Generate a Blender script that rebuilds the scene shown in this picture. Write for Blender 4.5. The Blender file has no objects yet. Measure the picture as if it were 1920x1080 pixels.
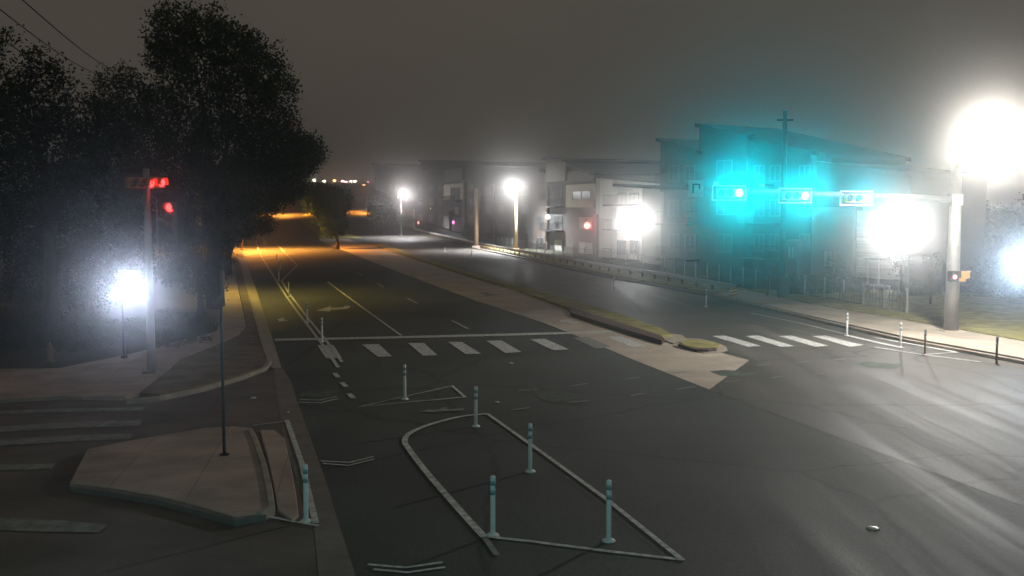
import bpy, bmesh, math, random
import numpy as np
from mathutils import Vector, Matrix
R = math.radians
scene = bpy.context.scene
C = scene.collection

# ------------------------------------------------------------------ camera
F = 1850.0; HC = 5.4; PITCH = math.atan(140.0 / F)
cam = bpy.data.cameras.new('camera'); camo = bpy.data.objects.new('camera', cam); C.objects.link(camo)
camo.location = (0, 0, HC); camo.rotation_euler = (R(90) - PITCH, 0, 0)
cam.sensor_width = 36; cam.lens = 36 * F / 1920; cam.clip_start = .1; cam.clip_end = 4000
scene.camera = camo

# ------------------------------------------------------------------ world: overcast city night sky
w = bpy.data.worlds.new('World'); scene.world = w; w.use_nodes = True
nt = w.node_tree; nt.nodes.clear()
out = nt.nodes.new('ShaderNodeOutputWorld'); bg = nt.nodes.new('ShaderNodeBackground')
tc = nt.nodes.new('ShaderNodeTexCoord'); no = nt.nodes.new('ShaderNodeTexNoise')
mp = nt.nodes.new('ShaderNodeMapping'); mp.inputs['Scale'].default_value = (1, 1, 3.5)
no.inputs['Scale'].default_value = 2.2; no.inputs['Detail'].default_value = 4
cr = nt.nodes.new('ShaderNodeValToRGB')
cr.color_ramp.elements[0].position = .25; cr.color_ramp.elements[0].color = (.048, .041, .033, 1)
cr.color_ramp.elements[1].position = .8; cr.color_ramp.elements[1].color = (.063, .056, .047, 1)
nt.links.new(tc.outputs['Generated'], mp.inputs['Vector']); nt.links.new(mp.outputs[0], no.inputs['Vector'])
nt.links.new(no.outputs['Fac'], cr.inputs[0]); nt.links.new(cr.outputs[0], bg.inputs['Color'])
bg.inputs['Strength'].default_value = 1.05
nt.links.new(bg.outputs[0], out.inputs[0])
vs = scene.view_settings; vs.view_transform = 'Standard'; vs.look = 'None'; vs.exposure = .3; vs.gamma = 1
cy = scene.cycles
cy.max_bounces = 4; cy.diffuse_bounces = 2; cy.glossy_bounces = 2; cy.volume_bounces = 0; cy.transmission_bounces = 2
cy.sample_clamp_indirect = 4
try: cy.use_denoising = True
except Exception: pass
HAZE = .0024; HAZE_G = .962

# ------------------------------------------------------------------ terrain and projection
KN = [(-60, 0), (190, 0), (220, .8), (260, 2.8), (320, 6), (420, 12), (600, 20), (900, 32), (1000, 30)]
def T(y):
    for (a, za), (b, zb) in zip(KN, KN[1:]):
        if y <= b: return za + (zb - za) * max(0, (y - a)) / (b - a)
    return KN[-1][1]
cp, sp = math.cos(PITCH), math.sin(PITCH)
def ray(px, py):
    x = (px - 960) / F; y = -(py - 540) / F
    return Vector((x, cp + y * sp, -sp + y * cp))
def at(px, py, Y):                       # the world point seen at that photo pixel at distance Y
    d = ray(px, py); t = Y / d.y
    return Vector((0, 0, HC)) + d * t
def G(px, py, dz=0.0):                   # where the line of sight meets the ground (+dz)
    d = ray(px, py); y = 5.0; p = None
    prev = HC - dz
    while y < 990:
        yn = y * 1.004 + .02; z = HC + d.z * yn / d.y - T(yn) - dz
        if z <= 0:
            lo, hi = y, yn
            for _ in range(30):
                m = (lo + hi) / 2
                if HC + d.z * m / d.y - T(m) - dz > 0: lo = m
                else: hi = m
            return Vector((d.x * hi / d.y, hi, T(hi) + dz))
        y = yn
    return Vector((d.x * 900 / d.y, 900, T(900)))

# ------------------------------------------------------------------ materials
MATS = {}
def mat(name, col, rough=.7, metal=0, noise=0.0, nscale=3.0, bump=0.0, bscale=40., emit=None, estr=0., stretch=None, rvar=0.0, spec=.5, alpha=None):
    if name in MATS: return MATS[name]
    m = bpy.data.materials.new(name); m.use_nodes = True; t = m.node_tree; b = t.nodes['Principled BSDF']
    b.inputs['Base Color'].default_value = (*col, 1); b.inputs['Roughness'].default_value = rough
    b.inputs['Metallic'].default_value = metal; b.inputs['Specular IOR Level'].default_value = spec
    co = t.nodes.new('ShaderNodeTexCoord'); mpn = t.nodes.new('ShaderNodeMapping')
    t.links.new(co.outputs['Object'], mpn.inputs['Vector'])
    if stretch: mpn.inputs['Scale'].default_value = stretch[:3]; mpn.inputs['Rotation'].default_value = (0, 0, stretch[3])
    n = t.nodes.new('ShaderNodeTexNoise'); n.inputs['Scale'].default_value = nscale; n.inputs['Detail'].default_value = 6
    n.inputs['Roughness'].default_value = .62
    t.links.new(mpn.outputs[0], n.inputs['Vector'])
    if noise:
        r = t.nodes.new('ShaderNodeValToRGB')
        r.color_ramp.elements[0].position = .3; r.color_ramp.elements[1].position = .72
        r.color_ramp.elements[0].color = (*[c * (1 - noise) for c in col], 1)
        r.color_ramp.elements[1].color = (*[min(1, c * (1 + noise)) for c in col], 1)
        t.links.new(n.outputs['Fac'], r.inputs[0]); t.links.new(r.outputs[0], b.inputs['Base Color'])
    if rvar:
        q = t.nodes.new('ShaderNodeMapRange'); q.inputs['From Min'].default_value = .3; q.inputs['From Max'].default_value = .7
        q.inputs['To Min'].default_value = rough - rvar; q.inputs['To Max'].default_value = rough + rvar
        t.links.new(n.outputs['Fac'], q.inputs['Value']); t.links.new(q.outputs[0], b.inputs['Roughness'])
    if bump:
        n2 = t.nodes.new('ShaderNodeTexNoise'); n2.inputs['Scale'].default_value = bscale; n2.inputs['Detail'].default_value = 3
        t.links.new(co.outputs['Object'], n2.inputs['Vector'])
        bp = t.nodes.new('ShaderNodeBump'); bp.inputs['Strength'].default_value = bump; bp.inputs['Distance'].default_value = .02
        t.links.new(n2.outputs['Fac'], bp.inputs['Height']); t.links.new(bp.outputs[0], b.inputs['Normal'])
    if emit:
        b.inputs['Emission Color'].default_value = (*emit, 1); b.inputs['Emission Strength'].default_value = estr
    MATS[name] = m; return m
ROADANG = math.atan(.281)                # the road heads this far to the west of the view
def asphalt(name, col, rough):
    m = mat(name, col, rough, noise=.25, nscale=.9, bump=.35, bscale=28, stretch=(1.0, .05, 1, -ROADANG), rvar=.1, spec=.45)
    t = m.node_tree; b = t.nodes['Principled BSDF']
    src = b.inputs['Base Color'].links[0].from_socket
    co = t.nodes.new('ShaderNodeTexCoord')
    nf = t.nodes.new('ShaderNodeTexNoise'); nf.inputs['Scale'].default_value = .22; nf.inputs['Detail'].default_value = 5
    t.links.new(co.outputs['Object'], nf.inputs['Vector'])
    ng = t.nodes.new('ShaderNodeTexNoise'); ng.inputs['Scale'].default_value = 14; ng.inputs['Detail'].default_value = 4
    t.links.new(co.outputs['Object'], ng.inputs['Vector'])
    ad = t.nodes.new('ShaderNodeMath'); ad.operation = 'ADD'
    t.links.new(nf.outputs['Fac'], ad.inputs[0]); t.links.new(ng.outputs['Fac'], ad.inputs[1])
    q = t.nodes.new('ShaderNodeMapRange'); q.inputs['From Min'].default_value = .65; q.inputs['From Max'].default_value = 1.35
    q.inputs['To Min'].default_value = .62; q.inputs['To Max'].default_value = 1.38
    t.links.new(ad.outputs[0], q.inputs['Value'])
    mx = t.nodes.new('ShaderNodeVectorMath'); mx.operation = 'SCALE'
    t.links.new(src, mx.inputs[0]); t.links.new(q.outputs[0], mx.inputs['Scale'])
    # tar-filled cracks
    vo = t.nodes.new('ShaderNodeTexVoronoi'); vo.feature = 'DISTANCE_TO_EDGE'; vo.inputs['Scale'].default_value = .13
    nw = t.nodes.new('ShaderNodeTexNoise'); nw.inputs['Scale'].default_value = .7; nw.inputs['Detail'].default_value = 4
    t.links.new(co.outputs['Object'], nw.inputs['Vector'])
    mxv = t.nodes.new('ShaderNodeMixRGB'); mxv.inputs[0].default_value = .35; mxv.blend_type = 'LINEAR_LIGHT'
    t.links.new(co.outputs['Object'], mxv.inputs[1]); t.links.new(nw.outputs['Color'], mxv.inputs[2])
    t.links.new(mxv.outputs[0], vo.inputs['Vector'])
    lt = t.nodes.new('ShaderNodeMapRange'); lt.inputs['From Min'].default_value = .0; lt.inputs['From Max'].default_value = .012
    lt.inputs['To Min'].default_value = .55; lt.inputs['To Max'].default_value = 1
    t.links.new(vo.outputs['Distance'], lt.inputs['Value'])
    mx2 = t.nodes.new('ShaderNodeVectorMath'); mx2.operation = 'SCALE'
    t.links.new(mx.outputs[0], mx2.inputs[0]); t.links.new(lt.outputs[0], mx2.inputs['Scale'])
    t.links.new(mx2.outputs[0], b.inputs['Base Color'])
    return m
ASPH = asphalt('asphalt', (.066, .074, .068), .7)
ASPHL = asphalt('worn_lamplit_asphalt', (.105, .098, .087), .64)
ASPH2 = mat('slip_lane_asphalt', (.14, .118, .105), .8, noise=.35, nscale=.5, bump=.4, bscale=25)
CONC = mat('concrete', (.52, .45, .37), .78, noise=.22, nscale=.6, bump=.25, bscale=22)
CONCD = mat('old_concrete', (.44, .345, .29), .85, noise=.28, nscale=.8, bump=.3, bscale=20)
def joints(m, size, rot):
    t = m.node_tree; b = t.nodes['Principled BSDF']; src = b.inputs['Base Color'].links[0].from_socket
    co = t.nodes.new('ShaderNodeTexCoord'); mpn = t.nodes.new('ShaderNodeMapping'); mpn.inputs['Rotation'].default_value = (0, 0, rot)
    t.links.new(co.outputs['Object'], mpn.inputs['Vector'])
    br = t.nodes.new('ShaderNodeTexBrick'); br.offset = 0; br.inputs['Scale'].default_value = 1; br.inputs['Brick Width'].default_value = size; br.inputs['Row Height'].default_value = size
    br.inputs['Mortar Size'].default_value = .02; br.inputs['Mortar Smooth'].default_value = .6
    br.inputs['Color1'].default_value = (1, 1, 1, 1); br.inputs['Color2'].default_value = (.84, .84, .84, 1); br.inputs['Mortar'].default_value = (.68, .66, .63, 1)
    t.links.new(mpn.outputs[0], br.inputs['Vector'])
    mx = t.nodes.new('ShaderNodeMixRGB'); mx.blend_type = 'MULTIPLY'; mx.inputs[0].default_value = 1
    t.links.new(src, mx.inputs[1]); t.links.new(br.outputs['Color'], mx.inputs[2]); t.links.new(mx.outputs[0], b.inputs['Base Color'])
joints(CONC, 4.2, -ROADANG); joints(CONCD, 1.6, -ROADANG + .12)
GUT = mat('gutter_concrete', (.19, .165, .15), .85, noise=.25, nscale=1.2, bump=.3, bscale=20)
KERB = mat('kerb_concrete', (.36, .31, .25), .8, noise=.25, nscale=2.5, bump=.2)
PAINT = mat('white_road_paint', (.56, .57, .55), .7, noise=.5, nscale=7)
PAINTW = mat('worn_road_paint', (.24, .245, .23), .8, noise=.4, nscale=4)
GREEN = mat('green_bike_paint', (.08, .105, .08), .8, noise=.5, nscale=3)
GRASS = mat('dry_grass', (.3, .27, .1), .95, noise=.45, nscale=1.2, bump=.8, bscale=14)
DIRT = mat('verge_dirt', (.17, .135, .09), .95, noise=.5, nscale=1.0, bump=.7, bscale=10)
SOIL = mat('ground_soil', (.045, .045, .028), .95, noise=.45, nscale=.3, bump=.6, bscale=6)
GALV = mat('galvanised_steel', (.38, .38, .37), .42, .7, noise=.15, nscale=2)
POLEG = mat('painted_steel', (.3, .29, .27), .5, .3, noise=.15, nscale=3)
WOOD = mat('weathered_wood', (.33, .22, .13), .85, noise=.3, nscale=4, stretch=(4, 4, .4, 0))
DARK = mat('dark_metal', (.02, .021, .023), .5, .4)
YEL = mat('signal_yellow', (.42, .27, .05), .5, noise=.15, nscale=4)
BLK = mat('signal_black', (.015, .015, .016), .55)
REFL = mat('reflective_border', (.75, .72, .55), .35)
DELIN = mat('white_post_plastic', (.78, .79, .78), .45, noise=.12, nscale=8)
BAND = mat('reflective_band', (.25, .4, .45), .3)
REDF = mat('dark_red_kerb_face', (.1, .06, .055), .8, noise=.3, nscale=3)
BRK = mat('trunk_bark', (.06, .045, .035), .95, noise=.4, nscale=5, bump=.8, bscale=8)
WHT = mat('white_steel', (.75, .75, .72), .4)
def leafmat(name, c):
    m = mat(name, c, .95, noise=.55, nscale=.8, spec=.08); return m
LF1 = leafmat('oak_leaves', (.03, .07, .028)); LF2 = leafmat('dark_leaves', (.02, .045, .02)); LF3 = leafmat('hedge_leaves', (.03, .055, .02))

# ------------------------------------------------------------------ mesh helpers
def link(name, me, m=None, parent=None):
    o = bpy.data.objects.new(name, me); C.objects.link(o)
    if m is not None and me is not None: me.materials.append(m)
    if parent is not None: o.parent = parent
    return o
class MB:
    def __init__(s): s.v = []; s.f = []
    def add(s, vs, fs):
        b = len(s.v); s.v += [tuple(v) for v in vs]; s.f += [tuple(b + i for i in f) for f in fs]; return s
    def box(s, c, d, rz=0.0, M=None):
        x, y, z = d[0] / 2, d[1] / 2, d[2] / 2; vs = []
        for k in ((-1, -1, -1), (1, -1, -1), (1, 1, -1), (-1, 1, -1), (-1, -1, 1), (1, -1, 1), (1, 1, 1), (-1, 1, 1)):
            v = Vector((k[0] * x, k[1] * y, k[2] * z)); v = Matrix.Rotation(rz, 3, 'Z') @ v + Vector(c)
            vs.append(M @ v if M else v)
        return s.add(vs, [(0, 3, 2, 1), (4, 5, 6, 7), (0, 1, 5, 4), (1, 2, 6, 5), (2, 3, 7, 6), (3, 0, 4, 7)])
    def tube(s, pts, rad, n=10, cap=True):
        pts = [Vector(p) for p in pts]
        if not hasattr(rad, '__len__'): rad = [rad] * len(pts)
        rings = []
        for i, p in enumerate(pts):
            a = pts[max(0, i - 1)]; b = pts[min(len(pts) - 1, i + 1)]; d = (b - a).normalized()
            u = d.cross(Vector((0, 0, 1)) if abs(d.z) < .9 else Vector((1, 0, 0))).normalized(); v = d.cross(u)
            rings.append([p + (u * math.cos(2 * math.pi * k / n) + v * math.sin(2 * math.pi * k / n)) * rad[i] for k in range(n)])
        vs = [q for r in rings for q in r]; fs = []
        for i in range(len(pts) - 1):
            for k in range(n):
                fs.append((i * n + k, i * n + (k + 1) % n, (i + 1) * n + (k + 1) % n, (i + 1) * n + k))
        if cap: fs += [tuple(range(n))[::-1], tuple((len(pts) - 1) * n + k for k in range(n))]
        return s.add(vs, fs)
    def prism(s, pts, z0, z1):            # polygon raised from z0 to z1 (added to each point's own z)
        n = len(pts)
        vs = [(p[0], p[1], p[2] + z0) for p in pts] + [(p[0], p[1], p[2] + z1) for p in pts]
        return s.add(vs, [tuple(range(n))[::-1], tuple(n + k for k in range(n))] + [(k, (k + 1) % n, n + (k + 1) % n, n + k) for k in range(n)])
    def poly(s, pts): return s.add(pts, [tuple(range(len(pts)))])
    def build(s, name, m, parent=None, smooth=False, bevel=0):
        me = bpy.data.meshes.new(name); me.from_pydata(s.v, [], s.f); me.update()
        bm = bmesh.new(); bm.from_mesh(me); bmesh.ops.recalc_face_normals(bm, faces=bm.faces)
        bm.to_mesh(me); bm.free()
        if smooth:
            for p in me.polygons: p.use_smooth = True
        o = link(name, me, m, parent)
        if bevel:
            b = o.modifiers.new('b', 'BEVEL'); b.width = bevel; b.segments = 2; b.limit_method = 'ANGLE'
        return o
def tag(o, label=None, cat=None, group=None, kind=None):
    if label: o['label'] = label
    if cat: o['category'] = cat
    if group: o['group'] = group
    if kind: o['kind'] = kind
    return o
def thing(name, loc, label, cat, group=None, rz=0):
    o = bpy.data.objects.new(name, None); C.objects.link(o); o.location = loc; o.rotation_euler = (0, 0, rz)
    o.empty_display_size = .3
    return tag(o, label, cat, group)
def lamp_light(parent, loc, col, watts, radius=.12, name='lamp_light'):
    l = bpy.data.lights.new(name, 'POINT'); l.color = col; l.energy = watts; l.shadow_soft_size = radius
    o = bpy.data.objects.new(name, l); C.objects.link(o); o.parent = parent; o.location = loc; return o

def spot_light(parent, loc, aim, col, watts, cone=50, radius=.12, blend=1.0):
    l = bpy.data.lights.new('lamp_light', 'SPOT'); l.color = col; l.energy = watts; l.shadow_soft_size = radius; l.spot_size = R(cone); l.spot_blend = blend
    o = bpy.data.objects.new('lamp_light', l); C.objects.link(o); o.parent = parent; o.location = loc
    o.rotation_euler = Vector(aim).to_track_quat('-Z', 'Y').to_euler(); return o

# ------------------------------------------------------------------ ground
def lerp_line(pts, y):                   # x of a polyline (world points) at world y
    pts = sorted(pts, key=lambda p: p.y)
    if y <= pts[0].y:
        a, b = pts[0], pts[1]
    elif y >= pts[-1].y:
        a, b = pts[-2], pts[-1]
    else:
        for a, b in zip(pts, pts[1:]):
            if a.y <= y <= b.y: break
    return a.x + (b.x - a.x) * (y - a.y) / max(1e-6, b.y - a.y)
def strip(name, L, Rr, y0, y1, dz, m, parent=None, step=4.0):
    ys = [y0]; 
    ks = [k[0] for k in KN if y0 < k[0] < y1]
    y = y0
    while y < y1:
        y += step * (1 if y < 120 else 3); ys.append(min(y, y1))
    ys = sorted(set([round(v, 4) for v in ys + ks]))
    mb = MB(); vs = []
    for y in ys:
        vs += [(lerp_line(L, y), y, T(y) + dz), (lerp_line(Rr, y), y, T(y) + dz)]
    mb.add(vs, [(2 * i, 2 * i + 1, 2 * i + 3, 2 * i + 2) for i in range(len(ys) - 1)])
    return mb.build(name, m, parent)

# terrain: rows at the knots, hills to the horizon
mb = MB(); ys = [-60] + [k[0] for k in KN[1:]]; xs = [-700, -300, -100, 0, 100, 300, 700]
vs = [(x, y, T(y)) for y in ys for x in xs]
mb.add(vs, [(r * 7 + c, r * 7 + c + 1, (r + 1) * 7 + c + 1, (r + 1) * 7 + c) for r in range(len(ys) - 1) for c in range(6)])
tag(mb.build('ground', SOIL), kind='structure')

REDGE = [G(*p) for p in ((1920, 674), (1700, 634), (1540, 598), (1440, 574), (1340, 552), (1250, 535), (1150, 518), (1000, 486), (880, 461), (780, 437), (745, 425), (725, 411), (718, 398), (700, 382), (690, 373))]
LEDGE = [G(*p) for p in ((528, 690), (510, 635), (480, 545), (457, 480), (448, 458), (462, 430), (490, 412), (525, 392), (570, 378), (600, 371))]
road = strip('road', LEDGE, REDGE, 34.0, 430, .006, ASPH)
tag(road, kind='structure')
# the junction and the side street, one sheet
x34l = lerp_line(LEDGE, 34.0); x34r = lerp_line(REDGE, 34.0)
jp = [(-60, -20, .006), (45, -20, .006), (x34r + .3 * 54 - 3, 8, .006), (x34r, 34, .006), (x34l, 34, .006), (-9.6, 31, .006), (-12, 29, .006), (-60, 29.5, .006)]
jn = MB().poly(jp).build('intersection', ASPH); tag(jn, kind='structure')
# the slip lane is older and browner than the through lanes
E1 = [G(*p) for p in ((668, 1085), (636, 985), (610, 900), (585, 830), (560, 760), (545, 715), (530, 692))]
sl = [(p.x, p.y, .012) for p in E1] + [(-9.3, 32, .012), (-12, 29.4, .012), (-58, 29.6, .012), (-58, 9.5, .012), (E1[0].x - .3, 9.5, .012)]
tag(MB().poly(sl).build('slip_lane', ASPH2), kind='structure')
# gutter along the through lanes
E0 = [G(*p) for p in ((598, 1085), (588, 985), (556, 900), (535, 830), (520, 760), (516, 715), (514, 692))]
gp = [(p.x, p.y, .018) for p in E1] + [(p.x, p.y, .018) for p in reversed(E0)]
tag(MB().poly(gp).build('gutter', GUT), kind='structure')
GL = [G(*p) for p in ((510, 692), (492, 635), (466, 545), (446, 480))]
tag(strip('gutter', GL, [G(*p) for p in ((528, 691), (511, 636), (481, 546), (458, 481))], G(528, 691).y, 120, .012, KERB), kind='structure')

# concrete left turn bay down the middle
BL = [G(*p) for p in ((1330, 731), (1240, 697), (1140, 655), (1060, 621), (1000, 600), (900, 567), (800, 530), (700, 492), (620, 460), (598, 448))]
BR = [G(*p) for p in ((1405, 676), (1245, 633), (1150, 606), (1060, 579), (960, 542), (860, 512), (760, 480), (690, 458), (650, 447))]
bt = G(1405, 676); be = G(1330, 731)
tag(MB().poly([(lerp_line(BL, bt.y), bt.y, .012), (be.x, be.y, .012), (bt.x, bt.y, .012)]).build('turn_lane', CONC), kind='structure')
bay = strip('turn_lane', BL, BR, bt.y, G(598, 448).y, .012, CONC, step=2)
tag(bay, kind='structure')
# older, paler east lanes; across the junction the pale colour stands in for lamplight
BX = list(BL[1:]); sd = be + Vector((.281, -1, 0)) * 30
tag(strip('road', [Vector((sd.x, sd.y, 0)), be] , [Vector((45, sd.y, 0)), Vector((x34r - .2, 34, 0))], -2, be.y, .01, ASPHL), kind='structure')
MX = [G(*p) for p in ((1405, 676), (1350, 655), (1262, 629), (1175, 594), (1088, 568), (1000, 543), (900, 517), (800, 487), (720, 457), (660, 440), (640, 425), (625, 398), (625, 385))]
tag(strip('road', [be] + MX, REDGE, be.y, 430, .009, ASPHL), kind='structure')
# far stretch of the median, grassy
M1 = [G(*p) for p in ((650, 447), (600, 447), (590, 436), (575, 424), (562, 412), (575, 398))]
M2 = [G(*p) for p in ((720, 450), (680, 447), (660, 440), (645, 425), (632, 412), (625, 398))]
tag(strip('median_ground', M1[1:], M2[1:], G(650, 447).y, 330, .03, GRASS), kind='structure')

def slab(name, px, h, m, kind='structure', z=0.0, label=None, cat=None, parent=None, bevel=.02):
    pts = [G(a, b, h) for a, b in px]; pts = [(p.x, p.y, 0) for p in pts]
    o = MB().prism(pts, z, h).build(name, m, parent, bevel=bevel)
    if kind: tag(o, kind=kind)
    return o
def ring_kerb(name, px, w_, h, m, closed=False, parent=None):   # kerb stone following a line
    P = [G(a, b, h) for a, b in px]; out = []
    P = [Vector((p.x, p.y, 0)) for p in P]; n = len(P); A = []; B = []
    for i, p in enumerate(P):
        a = P[max(0, i - 1)]; b = P[min(n - 1, i + 1)]; d = (b - a).normalized(); nn = Vector((-d.y, d.x, 0))
        A.append(p); B.append(p + nn * w_)
    mb = MB()
    vs = []
    for a, b in zip(A, B): vs += [(a.x, a.y, 0), (b.x, b.y, 0), (b.x, b.y, h), (a.x, a.y, h)]
    fs = []
    for i in range(n - 1):
        for k in range(4): fs.append((4 * i + k, 4 * i + (k + 1) % 4, 4 * i + 4 + (k + 1) % 4, 4 * i + 4 + k))
    fs += [(0, 1, 2, 3), (4 * n - 4, 4 * n - 1, 4 * n - 2, 4 * n - 3)]
    mb.add(vs, fs); o = mb.build(name, m, parent, bevel=.02); tag(o, kind='structure'); return o

# west side: sidewalk, verge and kerbs
slab('sidewalk', ((-300, 760), (0, 748), (110, 742), (235, 742), (260, 735), (300, 705), (340, 672), (420, 640), (446, 628), (462, 610), (446, 540), (436, 490), (408, 490), (412, 540), (416, 600), (404, 622), (330, 640), (250, 662), (110, 690), (-300, 695)), .14, CONCD)
slab('verge', ((262, 737), (300, 706), (340, 673), (420, 641), (447, 629), (463, 610), (447, 540), (437, 490), (446, 483), (466, 548), (492, 638), (506, 672), (498, 684), (455, 700), (380, 722), (300, 738)), .125, DIRT)
ring_kerb('kerb', ((235, 750), (300, 744), (380, 727), (455, 705), (500, 688), (509, 676), (495, 638), (469, 548), (449, 482)), .16, .145, KERB)
ring_kerb('kerb', ((-300, 766), (0, 752), (110, 748), (235, 750)), .16, .03, CONCD)
# the raised corner island with its kerb ramp lip
isl = slab('traffic_island', ((163, 842), (220, 830), (300, 816), (385, 802), (440, 799), (472, 802), (482, 820), (500, 870), (512, 925), (516, 948), (495, 962), (440, 968), (370, 948), (300, 930), (210, 915), (130, 905)), .15, CONCD)
slab('traffic_island', ((487, 806), (515, 806), (534, 822), (545, 870), (556, 930), (560, 965), (548, 975), (520, 955), (512, 905), (500, 850)), .06, CONCD)
ring_kerb('kerb', ((492, 960), (516, 948), (512, 920), (500, 868), (482, 818), (474, 803)), .13, .19, KERB)
ring_kerb('kerb', ((130, 912), (210, 922), (300, 937), (370, 956), (440, 975), (500, 965)), .18, .13, GUT)

# median nose
med = slab('median_ground', ((1068, 577), (1150, 601), (1236, 630), (1262, 627), (1240, 615), (1175, 592), (1088, 566), (1000, 541), (900, 515), (800, 485), (720, 456), (690, 456), (760, 478), (860, 510), (960, 539)), .17, GRASS)
slab('median_kerb', ((1070, 586), (1150, 611), (1241, 638), (1246, 634), (1238, 628), (1150, 600), (1068, 575)), .2, REDF)
slab('median_kerb', ((1240, 636), (1262, 643), (1275, 642), (1290, 636), (1278, 627), (1252, 625), (1238, 630)), .07, KERB)
slab('median_ground', ((1278, 645), (1290, 649), (1310, 652), (1330, 652), (1346, 649), (1351, 646), (1346, 643), (1334, 640), (1315, 637), (1295, 636), (1280, 638)), .15, GRASS)
slab('median_kerb', ((1272, 645), (1284, 650), (1305, 655), (1328, 656), (1344, 654), (1341, 651), (1328, 653), (1306, 652), (1288, 648), (1278, 642)), .13, REDF)
slab('median_kerb', ((1262, 648), (1290, 656), (1320, 661), (1345, 660), (1364, 656), (1362, 650), (1352, 645), (1336, 640), (1312, 635), (1292, 634), (1276, 636)), .05, KERB)

# east side: sidewalk, kerb and lawn
slab('sidewalk', ((1340, 551), (1440, 573), (1540, 596), (1700, 631), (1920, 671), (2100, 705), (2150, 680), (1920, 640), (1800, 618), (1640, 590), (1520, 570), (1400, 543)), .14, CONC)
ring_kerb('kerb', ((2100, 708), (1920, 675), (1700, 635), (1540, 599), (1440, 575), (1340, 553), (1250, 536), (1150, 519), (1000, 487), (880, 462)), .16, .15, KERB)
slab('lawn', ((1400, 541), (1520, 568), (1640, 588), (1800, 616), (1920, 637), (2300, 700), (2500, 640), (1900, 552), (1700, 545), (1500, 545)), .16, GRASS)
slab('lawn', ((1150, 516), (1250, 533), (1340, 549), (1400, 541), (1330, 525), (1250, 512), (1000, 476), (900, 455), (860, 452), (1000, 484)), .12, GRASS)

# ------------------------------------------------------------------ painted markings: parts of the road
MZ = .022
def mark(name, px, m=None, parent=None, dz=MZ):
    pts = [G(a, b) for a, b in px]
    o = MB().poly([(p.x, p.y, p.z + dz) for p in pts]).build(name, m or PAINT, parent or road); return o
LI = [0]
def line(name, px, width, m=None, closed=False, parent=None, dz=MZ, smooth=0):
    LI[0] += 1; dz = dz + .003 + .0025 * (LI[0] % 5)
    P = [G(a, b) for a, b in px]
    if smooth:
        Q = []
        n = len(P)
        for i in range(n - 1):
            p0, p1, p2, p3 = P[max(0, i - 1)], P[i], P[i + 1], P[min(n - 1, i + 2)]
            for k in range(smooth):
                t = k / smooth
                Q.append(.5 * ((2 * p1) + (p2 - p0) * t + (2 * p0 - 5 * p1 + 4 * p2 - p3) * t * t + (3 * p1 - p0 - 3 * p2 + p3) * t ** 3))
        P = Q + [P[-1]]
    if closed: P = P + [P[0]]
    n = len(P); vs = []
    for i, p in enumerate(P):
        if closed and i in (0, n - 1): d0 = (P[0] - P[-2]).normalized(); d1 = (P[1] - P[0]).normalized()
        else: d0 = (p - P[i - 1]).normalized() if i else (P[1] - p).normalized(); d1 = (P[i + 1] - p).normalized() if i < n - 1 else d0
        d = (d0 + d1); d = d.normalized() if d.length > .3 else d0; nn = Vector((-d.y, d.x, 0))
        k = min(1.8, 1 / max(.4, nn.dot(Vector((-d0.y, d0.x, 0)))))
        for s_ in (-1, 1): q = p + nn * s_ * width / 2 * k; vs.append((q.x, q.y, T(q.y) + dz))
    o = MB().add(vs, [(2 * i, 2 * i + 1, 2 * i + 3, 2 * i + 2) for i in range(n - 1)]).build(name, m or PAINT, parent or road)
    return o
bars = [((595, 648), (625, 648), (641, 672), (611, 673)), ((679, 647), (710, 646), (735, 669), (708, 670)), ((765, 644), (795, 644), (820, 667), (793, 668)),
        ((840, 642), (866, 642), (902, 664), (873, 665)), ((912, 640), (940, 639), (978, 661), (948, 663)), ((994, 637), (1022, 636), (1067, 656), (1038, 658)),
        ((1138, 632), (1165, 631), (1213, 650), (1185, 652)), ((1335, 631), (1360, 630), (1428, 650), (1402, 651)),
        ((1397, 631), (1422, 630), (1490, 650), (1464, 651)), ((1460, 631), (1485, 630), (1553, 649), (1528, 651)), ((1522, 631), (1547, 630), (1620, 648), (1594, 651))]
for b in bars: mark('crosswalk_stripe', b)
mark('crosswalk_stripe', ((1073, 634), (1103, 633), (1146, 651), (1118, 655)), PAINTW)
mark('stop_line', ((515, 640), (515, 636), (760, 631), (1000, 625), (1150, 621), (1150, 624), (1000, 629), (760, 635)))
for b in (((0, 778), (0, 772), (100, 768), (270, 765), (268, 771), (100, 775)), ((0, 812), (0, 801), (150, 792), (268, 788), (262, 799), (120, 805)), ((0, 838), (0, 826), (120, 819), (250, 814), (244, 824), (110, 831)),
          ((0, 884), (0, 873), (70, 872), (104, 871), (96, 882)), ((-30, 996), (-30, 972), (110, 978), (202, 986), (186, 1001), (90, 1000))):
    mark('crosswalk_stripe', b, PAINTW, dz=.026)
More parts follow.
